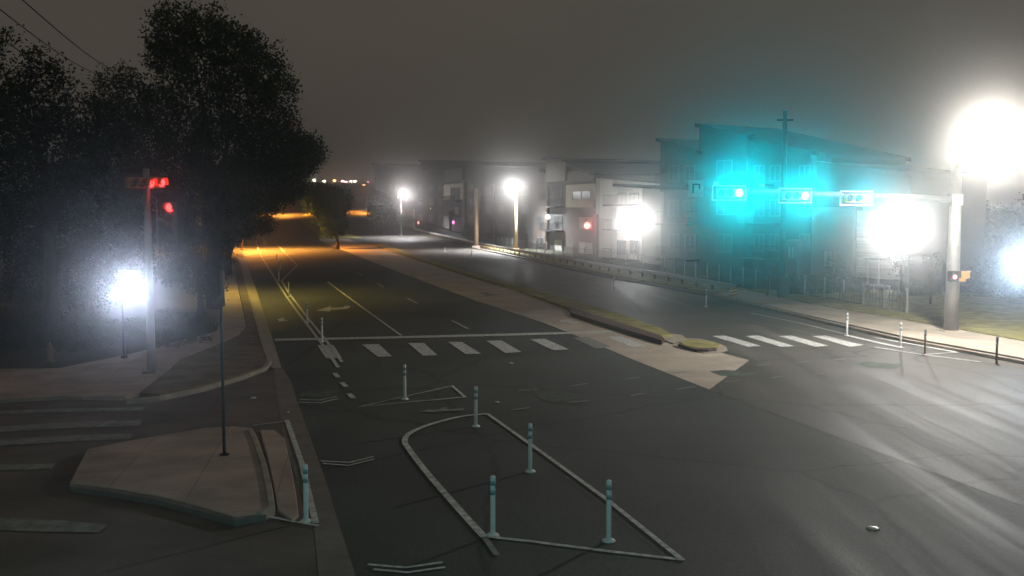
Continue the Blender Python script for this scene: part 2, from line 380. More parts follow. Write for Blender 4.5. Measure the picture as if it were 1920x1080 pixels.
# buffer of the bike lane
line('buffer_line', ((480, 452), (487, 475), (500, 497), (520, 530), (545, 568), (575, 608), (603, 645), (622, 672), (634, 690)), .13, smooth=4)
line('buffer_line', ((514, 452), (533, 473), (557, 498), (528, 527), (540, 548), (570, 588), (607, 634), (630, 664), (641, 680)), .12)
for a, b in (((627, 701), (634, 709)), ((641, 719), (649, 727)), ((654, 739), (663, 748))): line('bike_lane_dash', (a, b), .16)
line('lane_line', ((614, 529), (660, 563), (752, 630)), .13)
for a, b in (((708, 532), (719, 539)), ((764, 560), (783, 570)), ((847, 602), (878, 618)), ((672, 513), (680, 517))): line('lane_dash', (a, b), .12)
line('bay_edge_line', ((905, 566), (960, 584), (1010, 602), (1062, 622)), .12)
line('island_marking', ((675, 764), (848, 725), (872, 746)), .1, closed=True)
line('curved_island_marking', ((914, 778), (870, 782), (830, 791), (792, 803), (766, 816), (759, 830), (768, 846), (800, 888), (850, 946), (908, 1010)), .14, smooth=4)
line('curved_island_marking', ((914, 778), (1000, 839), (1140, 941), (1280, 1054)), .1)
line('curved_island_marking', ((900, 1007), (1000, 1018), (1140, 1036), (1282, 1052)), .1)
line('lane_line', ((908, 1010), (932, 1044)), .1, PAINTW)
line('island_edge_line', ((474, 800), (538, 792)), .06, dz=.03)
line('island_edge_line', ((538, 790), (566, 872), (592, 985)), .12, dz=.03)
line('island_edge_line', ((488, 969), (540, 980), (598, 990)), .07, dz=.03)
for p in (((601, 866), (655, 869), (700, 858)), ((606, 871), (653, 875), (702, 863)), ((560, 756), (600, 757), (634, 749)), ((562, 751), (600, 752), (632, 745)),
          ((690, 1062), (760, 1068), (830, 1058)), ((700, 1070), (765, 1076), (835, 1066))):
    line('bike_chevron', p, .07)
for p in (((1073, 725), (1103, 720)), ((1168, 713), (1199, 709)), ((1257, 700), (1287, 698)), ((971, 735), (1008, 731)), ((1268, 731), (1304, 726)), ((1183, 743), (1208, 739)),
          ((957, 771), (993, 766)), ((1360, 718), (1387, 715)), ((1065, 757), (1105, 753)), ((1418, 687), (1442, 684)), ((1494, 681), (1517, 679)), ((1563, 677), (1585, 674)), ((1446, 710), (1467, 707)), ((1525, 704), (1545, 702))):
    line('crossing_dash', p, .1, mat('grey_road_paint', (.26, .265, .255), .8, noise=.3, nscale=5))
for p in (((1000, 740), (1030, 735), (1085, 738), (1072, 748), (1040, 757), (1015, 750)), ((1330, 697), (1360, 694), (1420, 700), (1400, 708), (1350, 705)), ((1600, 682), (1625, 679), (1690, 684), (1680, 692), (1630, 690)),
          ((562, 734), (600, 733), (634, 730), (630, 742), (600, 747), (562, 745))):
    mark('bike_crossing_patch', p, GREEN, dz=.015)
# arrows
mark('turn_arrow', ((593, 583), (622, 574), (619, 578), (645, 577), (646, 574), (656, 574), (657, 577), (650, 580), (620, 582), (618, 585)), PAINT)
mark('turn_arrow', ((520, 599), (532, 596), (533, 600), (541, 601), (524, 604)), PAINT)
mark('straight_arrow', ((783, 774), (806, 769), (822, 769), (832, 765), (842, 766), (836, 769), (870, 767), (870, 771), (836, 772), (815, 774)), PAINTW)
mark('turn_arrow', ((1052, 600), (1075, 600), (1072, 602), (1092, 605), (1070, 608), (1066, 605), (1048, 604)), PAINT)
mark('turn_arrow', ((895, 549), (915, 548), (915, 551), (940, 553), (912, 556), (905, 552)), PAINTW)
# east side buffer
line('buffer_line', ((1590, 630), (1640, 642), (1692, 653)), .26)
line('buffer_line', ((1640, 634), (1720, 648), (1795, 662)), .2)
line('buffer_line', ((1640, 652), (1735, 667), (1840, 680)), .12)
line('buffer_line', ((1730, 666), (1762, 664), (1795, 662)), .1)
line('edge_line', ((1408, 588), (1500, 607), (1590, 629)), .1)
line('edge_line', ((1322, 587), (1400, 601), (1500, 622), (1640, 652)), .08, PAINTW)
line('edge_line', ((1220, 553), (1260, 564), (1296, 577)), .12, PAINTW)
line('edge_line', ((1300, 545), (1340, 554), (1376, 564)), .1, PAINTW)
line('edge_line', ((730, 455), (800, 478), (900, 510), (1010, 540), (1080, 562)), .1, PAINTW)
line('lane_line', ((760, 452), (850, 478), (960, 507)), .1, PAINTW)

# ------------------------------------------------------------------ flexible marker posts
def marker(px, py, label, h=1.03, tilt=0.0, dark=False):
    p = G(px, py); k = h / 1.03
    t = thing('marker_post', p, label, 'marker post', 'flexible marker posts beside the traffic lanes')
    t.rotation_euler = (0, tilt, 0)
    m = DELIN if not dark else mat('dull_post_plastic', (.3, .2, .17), .6)
    MB().tube([(0, 0, .03), (0, 0, .09), (0, 0, h - .015), (0, 0, h)], [.05, .043, .043, .03], 14).build('post_tube', m, t, True)
    MB().tube([(0, 0, 0.007), (0, 0, .03), (0, 0, .055)], [.115, .105, .055], 16).build('post_base', m, t)
    MB().tube([(0, 0, h - .16), (0, 0, h - .08)], .046, 14).build('reflective_band', BAND, t, True)
    MB().tube([(0, 0, h - .32), (0, 0, h - .24)], .046, 14).build('reflective_band', BAND, t, True)
    return t
marker(924, 1005, 'white marker post at the sharp corner ending the wide curved line')
marker(1141, 1015, 'white marker post near the wide end of the curved painted island')
marker(994, 885, 'white marker post midway along the long diagonal line of the curved painted island')
marker(892, 800, 'white marker post at the tip where the curve meets the diagonal line')
marker(759, 749, 'white marker post on the slim painted triangle past the crosswalk')
marker(574, 979, 'white marker post at the pointed painted corner beside the concrete traffic island')
marker(604, 641, 'white marker post on the stop line at the bike lane buffer')
marker(576, 605, 'bluish marker post in the bike lane buffer, next one up from the stop line')
marker(542, 557, 'small marker post in the buffer just past the kink of the painted line', .95)
marker(523, 526, 'pale marker post on the outer buffer line before the painted kink')
marker(526, 505, 'thin grey marker post behind the pale one at the painted kink', .95)
marker(519, 492, 'faint marker post at the edge of the orange light pool', .9)
marker(495, 458, 'bright orange lit marker post in the middle of the sodium light pool', .9)
marker(493, 448, 'dim marker post just behind the orange lit one', .9)
marker(499, 459, 'short marker post beside the orange lit one, towards the lane', .7)
marker(1324, 576, 'cream marker post in the arm shadow across the far lanes')
marker(1588, 630, 'cream marker post at the start of the thick painted bar past the far crosswalk')
marker(1688, 652, 'slim marker post at the end of the thick painted bar past the far crosswalk')
marker(1734, 666, 'brownish marker post at the point of the painted V near the big signal pole', .98, dark=True)
marker(1868, 683, 'thin dark marker post by the bright sidewalk edge beyond the painted V', 1.0, dark=True)
marker(1151, 543, 'faint marker post in front of the guardrail near its bright end', .9)
marker(884, 485, 'bright white marker post in the white light pool beside the guardrail', .95)
marker(834, 472, 'dim marker post before the guardrail start, short of the bright one', .8)
marker(720, 441, 'tiny white marker post below the far white street lamp', .85)
marker(704, 433, 'tiny grey marker post nearest the far orange road patch', .8)

# raised pavement markers
def puck(px, py, r, label, m):
    t = MB().tube([(0, 0, 0), (0, 0, .012), (0, 0, .026)], [r, r * .95, r * .55], 14)
    o = t.build('pavement_marker', m, None, True); p = G(px, py); o.location = (p.x, p.y, .01)
    tag(o, label, 'road stud')
PK = mat('stud_ceramic', (.75, .72, .62), .3)
puck(1637, 992, .12, 'large round white ceramic stud alone on the near asphalt', PK)
puck(958, 682, .1, 'yellowish round stud between the crosswalk and the dashed crossing lines', mat('amber_stud', (.7, .5, .25), .35))
puck(932, 755, .07, 'small white stud beside the marker post at the curve tip', PK)
puck(475, 747, .09, 'flat pale stud on the brown slip lane', PK)
puck(540, 774, .05, 'tiny stud by the gutter corner of the traffic island', PK)

# ------------------------------------------------------------------ lamps
def emis(name, col, s): return mat(name, (.8, .8, .8), .4, emit=col, estr=s)
LEDW = emis('led_lens', (.93, .97, 1.0), 50)
def street_lamp(base, head, label, m=POLEG, lens=None, lcol=(.93, .97, 1), watts=1000, r0=.13, group='street lamps along the road', hs=1.0, light=True, flood=0, pool=None, glare=0):
    base = Vector(base); head = Vector(head)
    if flood: head = head + Vector((0, 0, .45))
    t = thing('street_lamp', base, label, 'street lamp', group)
    h = head - base; top = Vector((0, 0, h.z - .25))
    MB().tube([(0, 0, 0), (0, 0, h.z * .5), top], [r0, r0 * .8, r0 * .6], 12).build('pole', m, t, True)
    MB().box((0, 0, .12), (r0 * 3.2, r0 * 3.2, .24)).build('base', m, t, bevel=.03)
    hd = Vector((h.x, h.y, 0)); L = hd.length
    if L > .3:
        MB().tube([top - Vector((0, 0, .3)), top + hd * .15 + Vector((0, 0, .12)), top + hd * .6 + Vector((0, 0, .3)), Vector((h.x, h.y, h.z + .12))], [.06, .05, .045, .04], 8).build('arm', m, t, True)
    dirv = hd.normalized() if L > .3 else Vector((0, -1, 0)); ang = math.atan2(dirv.y, dirv.x)
    hb = MB(); hb.box((0, 0, .09), (.85 * hs, .32 * hs, .12 * hs), ang); ho = hb.build('lamp_head', mat('lamp_housing', (.2, .2, .2), .5, .3), t, bevel=.04); ho.location = h
    lb = MB(); n = 16; 
    lb.tube([(0, 0, .03), (0, 0, -.02), (0, 0, -.07 * hs)], [.2 * hs, .2 * hs, .12 * hs], n)
    lo = lb.build('lens', lens or LEDW, ho, True)
    if flood:
        g_ = MB(); rr = .36; g_.tube([(0, -.1, -rr), (0, -.1, -rr * .7), (0, -.1, 0), (0, -.1, rr * .7), (0, -.1, rr)], [rr * .3, rr * .8, rr, rr * .8, rr * .3], 16)
        go = g_.build('globe', lens or emis('flood_globe', (1, 1, 1), 6), t, True); go.location = h - Vector((0, 0, .45))
        a = -(base + h); spot_light(t, h + a.normalized() * .55 - Vector((0, 0, .45)), (a.x, a.y, 5.4 - head.z), lcol, flood, 26)
    if pool:                                  # a cut-off luminaire: its light goes down
        wp_, cone_, tx, ty = pool; g_ = G(tx, ty) if tx else head - Vector((0, 0, 5))
        spot_light(t, h + Vector((0, 0, -.2)), g_ - head, lcol, wp_, cone_, .12, .9)
    if glare: spot_light(t, h + Vector((0, 0, -.2)), (-head.x, -head.y, HC - head.z), lcol, glare, 30)  # extra beam at the camera, added only to enlarge the halo
    if light: lamp_light(t, h + Vector((0, 0, -.2)), lcol, watts)
    return t
ORG = emis('sodium_lens', (1, .48, .12), 20)
WARM = emis('warm_lens', (1, .72, .3), 12)

# ------------------------------------------------------------------ big signal pole with mast arm
PB = G(1781, 626); 
def armpt(t_, z): return Vector((19.7 - .966 * t_, 44 - .259 * t_, z))
PB = Vector((19.7, 44, 0))
sigp = thing('signal_pole', PB, 'tall grey steel signal pole carrying the long mast arm over the far lanes', 'signal pole')
MB().tube([(0, 0, .1), (0, 0, 4), (0, 0, 7.6)], [.32, .27, .22], 20).build('pole', POLEG, sigp, True)
MB().box((0, 0, .06), (1.0, 1.0, .25)).build('base', CONC, sigp, bevel=.03)
zt = lambda t_: 6.0 + .033 * t_
MB().tube([armpt(t_, zt(t_)) - PB for t_ in (0, 4, 8, 12, 16.2)], [.16, .14, .11, .09, .06], 12).build('mast_arm', mat('arm_steel', (.16, .16, .16), .45, .5), sigp, True)
MB().box((0, 0, 6.0), (.5, .5, .5)).build('arm_collar', POLEG, sigp, bevel=.03)
lh = Vector((18.05, 38, 8.42)) - PB
MB().tube([(0, 0, 7.3), lh * .3 + Vector((0, 0, 7.7 - lh.z * .3)), Vector((lh.x * .7, lh.y * .7, 8.4)), Vector((lh.x, lh.y, lh.z + .12))], [.08, .07, .06, .05], 10).build('lamp_arm', POLEG, sigp, True)
lhd = MB().box((0, 0, .1), (.34, .95, .13)).build('lamp_head', mat('lamp_housing', (.2, .2, .2), .5, .3), sigp, bevel=.04); lhd.location = lh
BIGL = emis('big_led_lens', (1, 1, 1), 60)
MB().tube([(0, 0, .04), (0, 0, -.03), (0, 0, -.1)], [.24, .24, .14], 18).build('lens', BIGL, lhd, True)
BIG_W = 6200
spot_light(sigp, lh + Vector((0, 0, -.25)), (0, -.1, -1), (1, .95, .87), BIG_W, 170, .25, .32)
lamp_light(sigp, lh + Vector((0, -.2, -.25)), (1, .95, .87), 250, .2)
spot_light(sigp, lh + Vector((0, -.7, -.2)), (-.56, -1, -.09), (1, .97, .92), 4200, 30, .2)  # added beam towards the camera that makes the big lamp's halo disc

def signal_head(loc, rz, label, n=3, lit=2, litmat=None, vertical=False, body=None, lcol=None, watts=0, border=True, rests=None, cone=32):
    t = thing('traffic_signal', loc, label, 'traffic light', None, rz)
    body = body or YEL; s_ = .36
    L = n * s_
    def pos(i): return Vector(((i - (n - 1) / 2) * s_, 0, 0)) if not vertical else Vector((0, 0, -(i - (n - 1) / 2) * s_))
    d = (L, .2, .36) if not vertical else (.36, .2, L)
    MB().box((0, 0, 0), d).build('housing', body, t, bevel=.03)
    bw = (L + .36, .03, .64) if not vertical else (.64, .03, L + .36)
    mbp = MB().box((0, .06, 0), bw); bpo = mbp.build('backplate', BLK, t)
    if border:
        fr = MB(); X, Z = bw[0] / 2, bw[2] / 2; e = .05
        for (cx, cz, sx, sz) in ((0, Z - e / 2, 2 * X, e), (0, -Z + e / 2, 2 * X, e), (-X + e / 2, 0, e, 2 * Z - 2 * e), (X - e / 2, 0, e, 2 * Z - 2 * e)): fr.box((cx, .042, cz), (sx, .006, sz))
        fr.build('reflective_border', REFL, bpo)
    for i in range(n):
        p = pos(i); on = (i == lit)
        lm = litmat if on else mat('dark_lens', (.03, .03, .03), .2)
        MB().tube([p + Vector((0, -.1, 0)), p + Vector((0, -.125, 0)), p + Vector((0, -.14, 0))], [.145, .13, .06], 20).build('lens', lm, t, True)
        vz = MB(); seg = 12; vs_ = []
        for k in range(seg + 1):
            a = math.pi * (-.15 + 1.3 * k / seg)
            for (rr, yy) in ((.165, -.1), (.165, -.34 + .09 * abs(math.cos(a))), (.155, -.34 + .09 * abs(math.cos(a))), (.155, -.1)):
                vs_.append((p.x + rr * math.cos(a), yy, p.z + rr * math.sin(a)))
        vz.add(vs_, [(4 * k + j, 4 * k + (j + 1) % 4, 4 * k + 4 + (j + 1) % 4, 4 * k + 4 + j) for k in range(seg) for j in range(4)])
        vz.build('visor', body, t)
        if on and watts > 30: spot_light(t, p + Vector((0, -.2, 0)), (-.24 if cone < 60 else 0, -1, .06 if cone < 60 else -.12), lcol, watts, cone, .1)
        elif on and watts: lamp_light(t, p + Vector((0, -.42, 0)), lcol, watts, .1)
    if rests is not None: MB().tube([Vector((0, .1, 0)), rests], .04, 8).build('bracket', GALV, t, True)
    return t
CY = emis('green_lens', (.45, 1, .95), 10)
FACE = R(3)
CYC = (0.0, .72, .95); NEAR_CY = 780
def onarm(t_, label, watts, dz=-.12):
    p = armpt(t_, zt(t_) + dz) + Vector((-.16, -.32, 0)); return signal_head(p, FACE, label, 3, 2, CY, False, YEL, CYC, watts, True, Vector((0, .3, 0)))
onarm(10.95, 'horizontal traffic signal showing green, farthest out along the mast arm', 3400)
onarm(7.9, 'horizontal traffic signal showing green with a bright border, middle of the mast arm', 2500)
onarm(4.95, 'horizontal traffic signal, first on the mast arm from its pole, washed out yellow', 1200)
# the opposing signals hang over the near side of the junction, facing away from the view
for q_, lb_ in ((Vector((-2.6, -1.2, 6.3)), 'opposing green signal over the near side of the junction, seen only from beyond it'), (Vector((2.4, -2.4, 6.3)), 'second opposing green signal over the near side of the junction')):
    signal_head(q_, R(180) + ROADANG, lb_, 3, 0, CY, False, YEL, (.16, .75, .76), NEAR_CY, True, Vector((0, .4, 0)), 150)
t = thing('mast_arm', Vector((-14, 1.8, 0)), 'mast arm over the near side of the junction carrying the opposing signals', 'mast arm')
MB().tube([(0, 0, 0), (0, 0, 6.6)], [.25, .2], 14).build('pole', POLEG, t, True)
MB().tube([(0, 0, 6.3), (20, -5.4, 6.35)], [.14, .07], 10).build('arm', POLEG, t, True)
t = thing('road_sign', armpt(12.5, zt(12.5)) + Vector((-.1, -.2, 0)), 'small square sign seen dimly on the thin end of the mast arm', 'sign', None, FACE)
MB().box((0, 0, 0), (.62, .03, .68)).build('sign_panel', mat('sign_white', (.3, .32, .3), .5, noise=.2, nscale=6), t, bevel=.01)
b_ = MB(); b_.box((-.12, -.02, 0), (.06, .01, .4)); b_.box((.02, -.02, .17), (.22, .01, .06)); b_.box((.14, -.02, .08), (.06, .01, .2)); b_.build('arrow_mark', BLK, t)
MB().tube([(0, .02, 0), (0, .2, 0)], .03, 6).build('bracket', GALV, t)
for t_, lb in ((9.6, 'tiny camera housing on the mast arm between the two green signals'), (11.7, 'tiny detector box on the mast arm behind the outermost green signal')):
    t = thing('traffic_camera', armpt(t_, zt(t_) + .1), lb, 'camera', None, FACE)
    MB().box((0, -.12, .14), (.13, .34, .13)).build('housing', WHT, t, bevel=.02); MB().tube([(0, 0, 0), (0, 0, .1)], .025, 6).build('bracket', GALV, t)
# pedestrian signals on the big pole
RED = emis('red_lens', (1, .05, .04), 6)
def ped(loc, rz, label, lit=True, m=None, rests=Vector((.2, .1, 0))):
    t = thing('pedestrian_signal', loc, label, 'pedestrian signal', None, rz)
    MB().box((0, 0, 0), (.42, .26, .46)).build('housing', m or BLK, t, bevel=.03)
    if lit:
        mb = MB(); mb.tube([(0, -.132, -.02), (0, -.15, -.02)], .09, 14); mb.build('hand_symbol', RED, t)
    v = MB(); v.box((0, -.22, .235), (.42, .18, .01)); v.box((-.212, -.2, .08), (.01, .14, .3)); v.box((.212, -.2, .08), (.01, .14, .3)); v.build('visor', m or BLK, t)
    MB().tube([Vector((0, .12, 0)), rests], .03, 8).build('bracket', GALV, t)
    return t
ped(at(1787, 518, 43.45), R(10), 'pedestrian signal with a red hand on the face of the big signal pole', rests=Vector((.12, .45, 0)))
ped(at(1806, 518, 43.9), R(60), 'yellow sided pedestrian signal turned away beside the red hand signal', True, mat('ped_yellow', (.4, .22, .05), .5), rests=Vector((-.3, .5, 0)))

# ------------------------------------------------------------------ west signal pole
WP = G(285, 706); WP = Vector((WP.x, WP.y, 0))
wp = thing('signal_pole', WP, 'slim steel signal pole on the dark corner beside the glaring low lamp', 'signal pole')
ztop = at(282, 368, WP.y).z
MB().tube([(0, 0, .1), (0, 0, ztop * .5), (0, 0, ztop + .9)], [.14, .12, .1], 16).build('pole', GALV, wp, True)
MB().box((0, 0, .12), (.5, .5, .2)).build('base', GALV, wp, bevel=.03)
MB().tube([(.1, 0, ztop - .05), (.32, -.05, ztop - .05), (.32, -.05, ztop - 1.9)], .022, 8).build('conduit', GALV, wp, True)
RL = emis('red_signal_lens', (1, .03, .03), 5)
BR2 = mat('brown_signal', (.55, .25, .1), .55)
signal_head(at(262, 343, WP.y - .2) , R(62), 'brownish horizontal signal with a red light on the slim pole top', 3, 2, RL, False, BR2, (1, .05, .03), 1.5, False, Vector((.3, .3, 0)))
signal_head(at(291, 342, WP.y + .45), R(62), 'second signal on the slim pole top, edge on, with a thin red light', 2, 1, RL, False, BR2, (1, .05, .03), 1.0, False, Vector((-.2, -.2, 0)))
signal_head(at(322, 420, WP.y + .1), R(-10), 'tall vertical signal hung beside the slim pole with its top light red', 4, 0, RL, True, mat('drab_signal', (.1, .09, .075), .6), (1, .05, .03), 1.0, False, Vector((-.6, .1, .2)))

# thin dark sign pole on the concrete island
p = G(421, 866); p = Vector((p.x, p.y, .14))
t = thing('sign_post', p, 'thin dark pole rising from the raised concrete traffic island', 'post')
hh = at(411, 520, p.y).z
MB().tube([(0, 0, 0), (0, 0, hh)], [.035, .03], 10).build('pole', mat('dark_blue_steel', (.09, .12, .13), .6, .3), t, True)
MB().tube([(0, 0, 0), (0, 0, .04)], .1, 10).build('base', DARK, t)
MB().box((0, .03, hh - .25), (.03, .4, .5)).build('sign_panel', DARK, t)

# ------------------------------------------------------------------ street lamps
def gz(v): return Vector((v.x, v.y, T(v.y)))
h1 = at(962, 350, 143); b1 = Vector((at(968, 460, 146).x, 146, 0))
street_lamp(b1, h1, 'tall white street lamp on a tan pole behind the guardrail', WOOD, None, (.97, .98, 1), 1500, .28, hs=1.7, pool=(45000, 152, 0, 0), glare=1300)
h2 = at(758, 363, 205); b2 = gz(Vector((at(752, 400, 208).x, 208, 0)))
street_lamp(b2, h2, 'distant white street lamp at the far end of the apartment block', POLEG, None, (1, .97, 1), 1200, .16, hs=1.7, pool=(18000, 150, 0, 0), glare=1500)
h3 = at(1190, 415, 108); b3 = Vector((h3.x + .5, 109, 0))
street_lamp(b3, h3, 'low white lamp glaring in front of the pale apartment walls', DARK, None, (1, 1, 1), 160, .09, 'low lamps in the apartment grounds', flood=4800)
h4 = at(1687, 428, 64); b4 = Vector((h4.x + .4, 64.6, 0))
street_lamp(b4, h4, 'low white lamp glaring above the white steel frame on the lawn', DARK, None, (1, 1, 1), 160, .08, 'low lamps in the apartment grounds', flood=5600)
h5 = at(1925, 492, 50); b5 = Vector((h5.x + .4, 50.5, 0))
street_lamp(b5, h5, 'low bluish lamp at the far edge of the view past the big signal pole', DARK, emis('blue_led', (.75, .87, 1), 6), (.55, .75, 1), 60, .07, 'low lamps in the apartment grounds', flood=3500)
h6 = at(243, 538, 35.5); b6 = Vector((h6.x - .35, 35.7, 0))
street_lamp(b6, h6, 'low bluish white lamp glaring beside the slim signal pole', DARK, emis('blue_led2', (.8, .88, 1), 2.2), (.62, .74, 1), 4, .06, 'low lamps in the apartment grounds', flood=2000)
h7 = at(471, 339, 145); b7 = Vector((h7.x - 1.5, 145, 0))
street_lamp(b7, h7, 'orange sodium street lamp glowing through the tree crowns', WOOD, ORG, (1, .36, .05), 150, .15, pool=(110000, 166, 0, 0))
h8 = at(682, 346, 318); b8 = gz(Vector((h8.x - 2, 335, 0)))
street_lamp(b8, h8, 'far orange sodium lamp over the hill road behind the median tree', WOOD, emis('far_sodium', (1, .5, .15), 6), (1, .36, .05), 50, .15, hs=3, pool=(130000, 150, 0, 0))
h9 = at(458, 318, 64); b9 = Vector((h9.x - 3, 64, 0))
street_lamp(b9, h9, 'yellow street lamp buried in the tree over the sidewalk', WOOD, emis('yel_lens', (1, .8, .3), 6), (1, .72, .12), 120, .12, pool=(2500, 150, 0, 0))
h10 = at(530, 352, 300); b10 = gz(Vector((h10.x - 2, 290, 0)))
street_lamp(b10, h10, 'orange lamp hidden behind leaves where the far lanes vanish', WOOD, emis('far_sodium2', (1, .5, .15), 3), (1, .36, .05), 50, .15, pool=(75000, 150, 0, 0))

# tan wooden pole
p = Vector((at(893, 452, 153).x, 153, 0)); t = thing('utility_pole', p, 'tan wooden pole standing alone before the dark apartment facade', 'utility pole')
MB().tube([(0, 0, 0), (0, 0, 5), (0, 0, at(893, 353, 153).z)], [.36, .34, .31], 14).build('pole', WOOD, t, True)
MB().box((0, 0, .2), (1.2, 1.2, .4)).build('base', CONCD, t, bevel=.04)
p = Vector((at(1465, 560, 62).x, 62, 0)); t = thing('utility_pole', p, 'tall dark utility pole rising before the turquoise lit facade', 'utility pole')
MB().tube([(0, 0, 0), (0, 0, 6), (0, 0, at(1463, 207, 62).z)], [.2, .17, .13], 14).build('pole', DARK, t, True)
MB().box((.05, -.1, .7), (.62, .5, 1.4)).build('cabinet', DARK, t, bevel=.03)
MB().box((0, 0, at(1463, 225, 62).z), (1.0, .1, .1)).build('crossarm', DARK, t)

# distant lamps on the hill
cols = [(589, 338, (1, .9, .7), 'white'), (608, 340, (1, .95, .7), 'cream'), (627, 339, (1, .45, .15), 'orange'), (643, 340, (1, .6, .65), 'pink'), (649, 342, (1, .5, .55), 'rosy'), (658, 341, (1, .95, .75), 'pale'), (665, 340, (1, .95, .8), 'bright white'),
        (690, 343, (1, .25, .35), 'red'), (702, 346, (.85, 1, .85), 'greenish')]
desc = ['first of the hilltop row from the tall trees', 'second of the hilltop row', 'the only orange one of the hilltop row', 'before the rosy one in the hilltop row', 'just after the pink one in the hilltop row', 'first of the two close white ones in the hilltop row', 'second of the two close white ones in the hilltop row', 'the only red one in the hilltop row', 'last of the hilltop row, closest to the apartments']
for (px, py, c, nm), ds in zip(cols, desc):
    hp = at(px, py, 600); b0 = Vector((hp.x, 600, T(600)))
    t = thing('distant_lamp', b0, f'tiny {nm} lamp, {ds}', 'distant lamp', 'lamps along the hilltop')
    MB().tube([(0, 0, 0), (0, 0, hp.z - b0.z - .4)], .15, 6).build('pole', DARK, t)
    gl = MB(); gl.tube([(0, 0, -.75), (0, 0, -.45), (0, 0, 0), (0, 0, .45), (0, 0, .75)], [.2, .7, .95, .7, .2], 10)
    g_ = gl.build('globe', emis('globe_' + nm.replace(' ', '_'), c, 16), t, True); g_.location = (0, 0, hp.z - b0.z)

# ------------------------------------------------------------------ guardrail and fence
rail = [G(*p) for p in ((772, 433), (800, 441), (880, 460), (960, 478), (1050, 495), (1150, 514), (1240, 530), (1372, 556))]
gr = thing('guardrail', rail[3], 'long steel guardrail on short posts edging the far lanes', 'guardrail')
o0 = rail[3]
off = Vector((.5, .4, 0))
rp = [r + off - o0 for r in rail]
def poly_at(P, s):
    for a, b in zip(P, P[1:]):
        L = (b - a).length
        if s <= L: return a + (b - a) * s / L, (b - a).normalized()
        s -= L
    return P[-1], (P[-1] - P[-2]).normalized()
tot = sum((b - a).length for a, b in zip(rp, rp[1:]))
mb = MB(); prof = [(-.0, .42), (-.07, .5), (-.07, .54), (0, .59), (-.07, .64), (-.07, .68), (0, .76)]
N = 60; vs = []
for i in range(N + 1):
    q, d = poly_at(rp, tot * i / N); nn = Vector((-d.y, d.x, 0)).normalized()
    if nn.x > 0: nn = -nn
    for (u, z) in prof: vs.append(q + nn * (.08 - u) + Vector((0, 0, z)))
k = len(prof)
mb.add(vs, [(i * k + j, i * k + j + 1, (i + 1) * k + j + 1, (i + 1) * k + j) for i in range(N) for j in range(k - 1)])
mb.build('rail_beam', mat('bright_galvanised', (.55, .53, .48), .35, .5, noise=.1), gr)
np_ = 60
for i in range(np_):
    q, d = poly_at(rp, tot * (i + .5) / np_); MB().box((q.x, q.y, q.z + .36), (.15, .15, .72), math.atan2(d.y, d.x)).build('post', WOOD, gr)
# chevron end marker
p = G(1375, 559); t = thing('end_marker', p, 'small orange striped marker board at the end of the guardrail', 'hazard marker')
MB().box((0, 0, .38), (.5, .04, .62)).build('board', mat('hazard_orange', (.5, .27, .06), .5), t, bevel=.01)
s_ = MB()
for k_ in range(3): s_.add([(-.24, -.023, .12 + k_ * .2), (.24, -.023, .2 + k_ * .2), (.24, -.023, .28 + k_ * .2), (-.24, -.023, .2 + k_ * .2)], [(0, 1, 2, 3)])
s_.build('stripe', BLK, t)
MB().tube([(0, .04, 0), (0, .04, .6)], .03, 6).build('post', GALV, t)

def fence(pxl, n, h, label, setb=0.0, m=DARK, rails=(.15, .5, .95), pk=True):
    P = [G(*p) for p in pxl]; o0 = P[0].copy(); t = thing('fence', o0, label, 'fence')
    Q = [p - o0 for p in P]; tot = sum((b - a).length for a, b in zip(Q, Q[1:]))
    mb = MB()
    for (a, b) in zip(Q, Q[1:]):
        for r_ in rails: mb.tube([a + Vector((0, 0, h * r_)), b + Vector((0, 0, h * r_))], .022, 6)
    mb.build('rail', m, t)
    if pk:
        mb = MB(); cnt = int(tot / .35)
        for i in range(cnt):
            q, d = poly_at(Q, tot * i / cnt); mb.box(q + Vector((0, 0, h * .5)), (.025, .025, h * .92))
        tag(mb.build('picket_infill', m, t), kind='stuff')
    for i in range(n):
        q, d = poly_at(Q, tot * i / (n - 1)); MB().box(q + Vector((0, 0, h * .54)), (.09, .09, h * 1.08)).build('post', FENCEP, t)
    return t
FENCEP = mat('pale_fence_post', (.22, .22, .2), .6)
fence(((890, 452), (1000, 474), (1120, 494), (1240, 512)), 24, 1.5, 'dark picket fence behind the guardrail before the apartments')
fence(((1245, 514), (1340, 529), (1450, 549), (1560, 566), (1700, 592)), 17, 1.35, 'black metal fence with pale posts on the lawn below the turquoise glare')
# bench-like white frame
p = G(1646, 553); base = Vector((p.x, p.y, .16))
t = thing('steel_frame', base, 'brightly lit white steel frame on two footings under the glaring lawn lamp', 'frame')
def fp(px, py): return at(px, py, p.y) - base
MB().tube([fp(1618, 483), fp(1668, 484)], .06, 8).build('top_rail', WHT, t)
MB().tube([fp(1620, 489), fp(1668, 490)], .04, 8).build('top_rail', WHT, t)
MB().tube([fp(1628, 486), fp(1627, 534)], .05, 8).build('upright', WHT, t)
MB().tube([fp(1648, 486), fp(1648, 535)], .05, 8).build('upright', WHT, t)
MB().tube([fp(1621, 533), fp(1670, 536)], .05, 8).build('bottom_rail', WHT, t)
for a in ((1638, 549), (1668, 551)):
    q = fp(*a); MB().box((q.x, q.y, .09), (.42, .4, .18)).build('footing', mat('footing_cream', (.7, .62, .42), .7), t, bevel=.03)
    MB().tube([(q.x, q.y, .1), fp(a[0], 535)], .04, 6).build('leg', WHT, t)

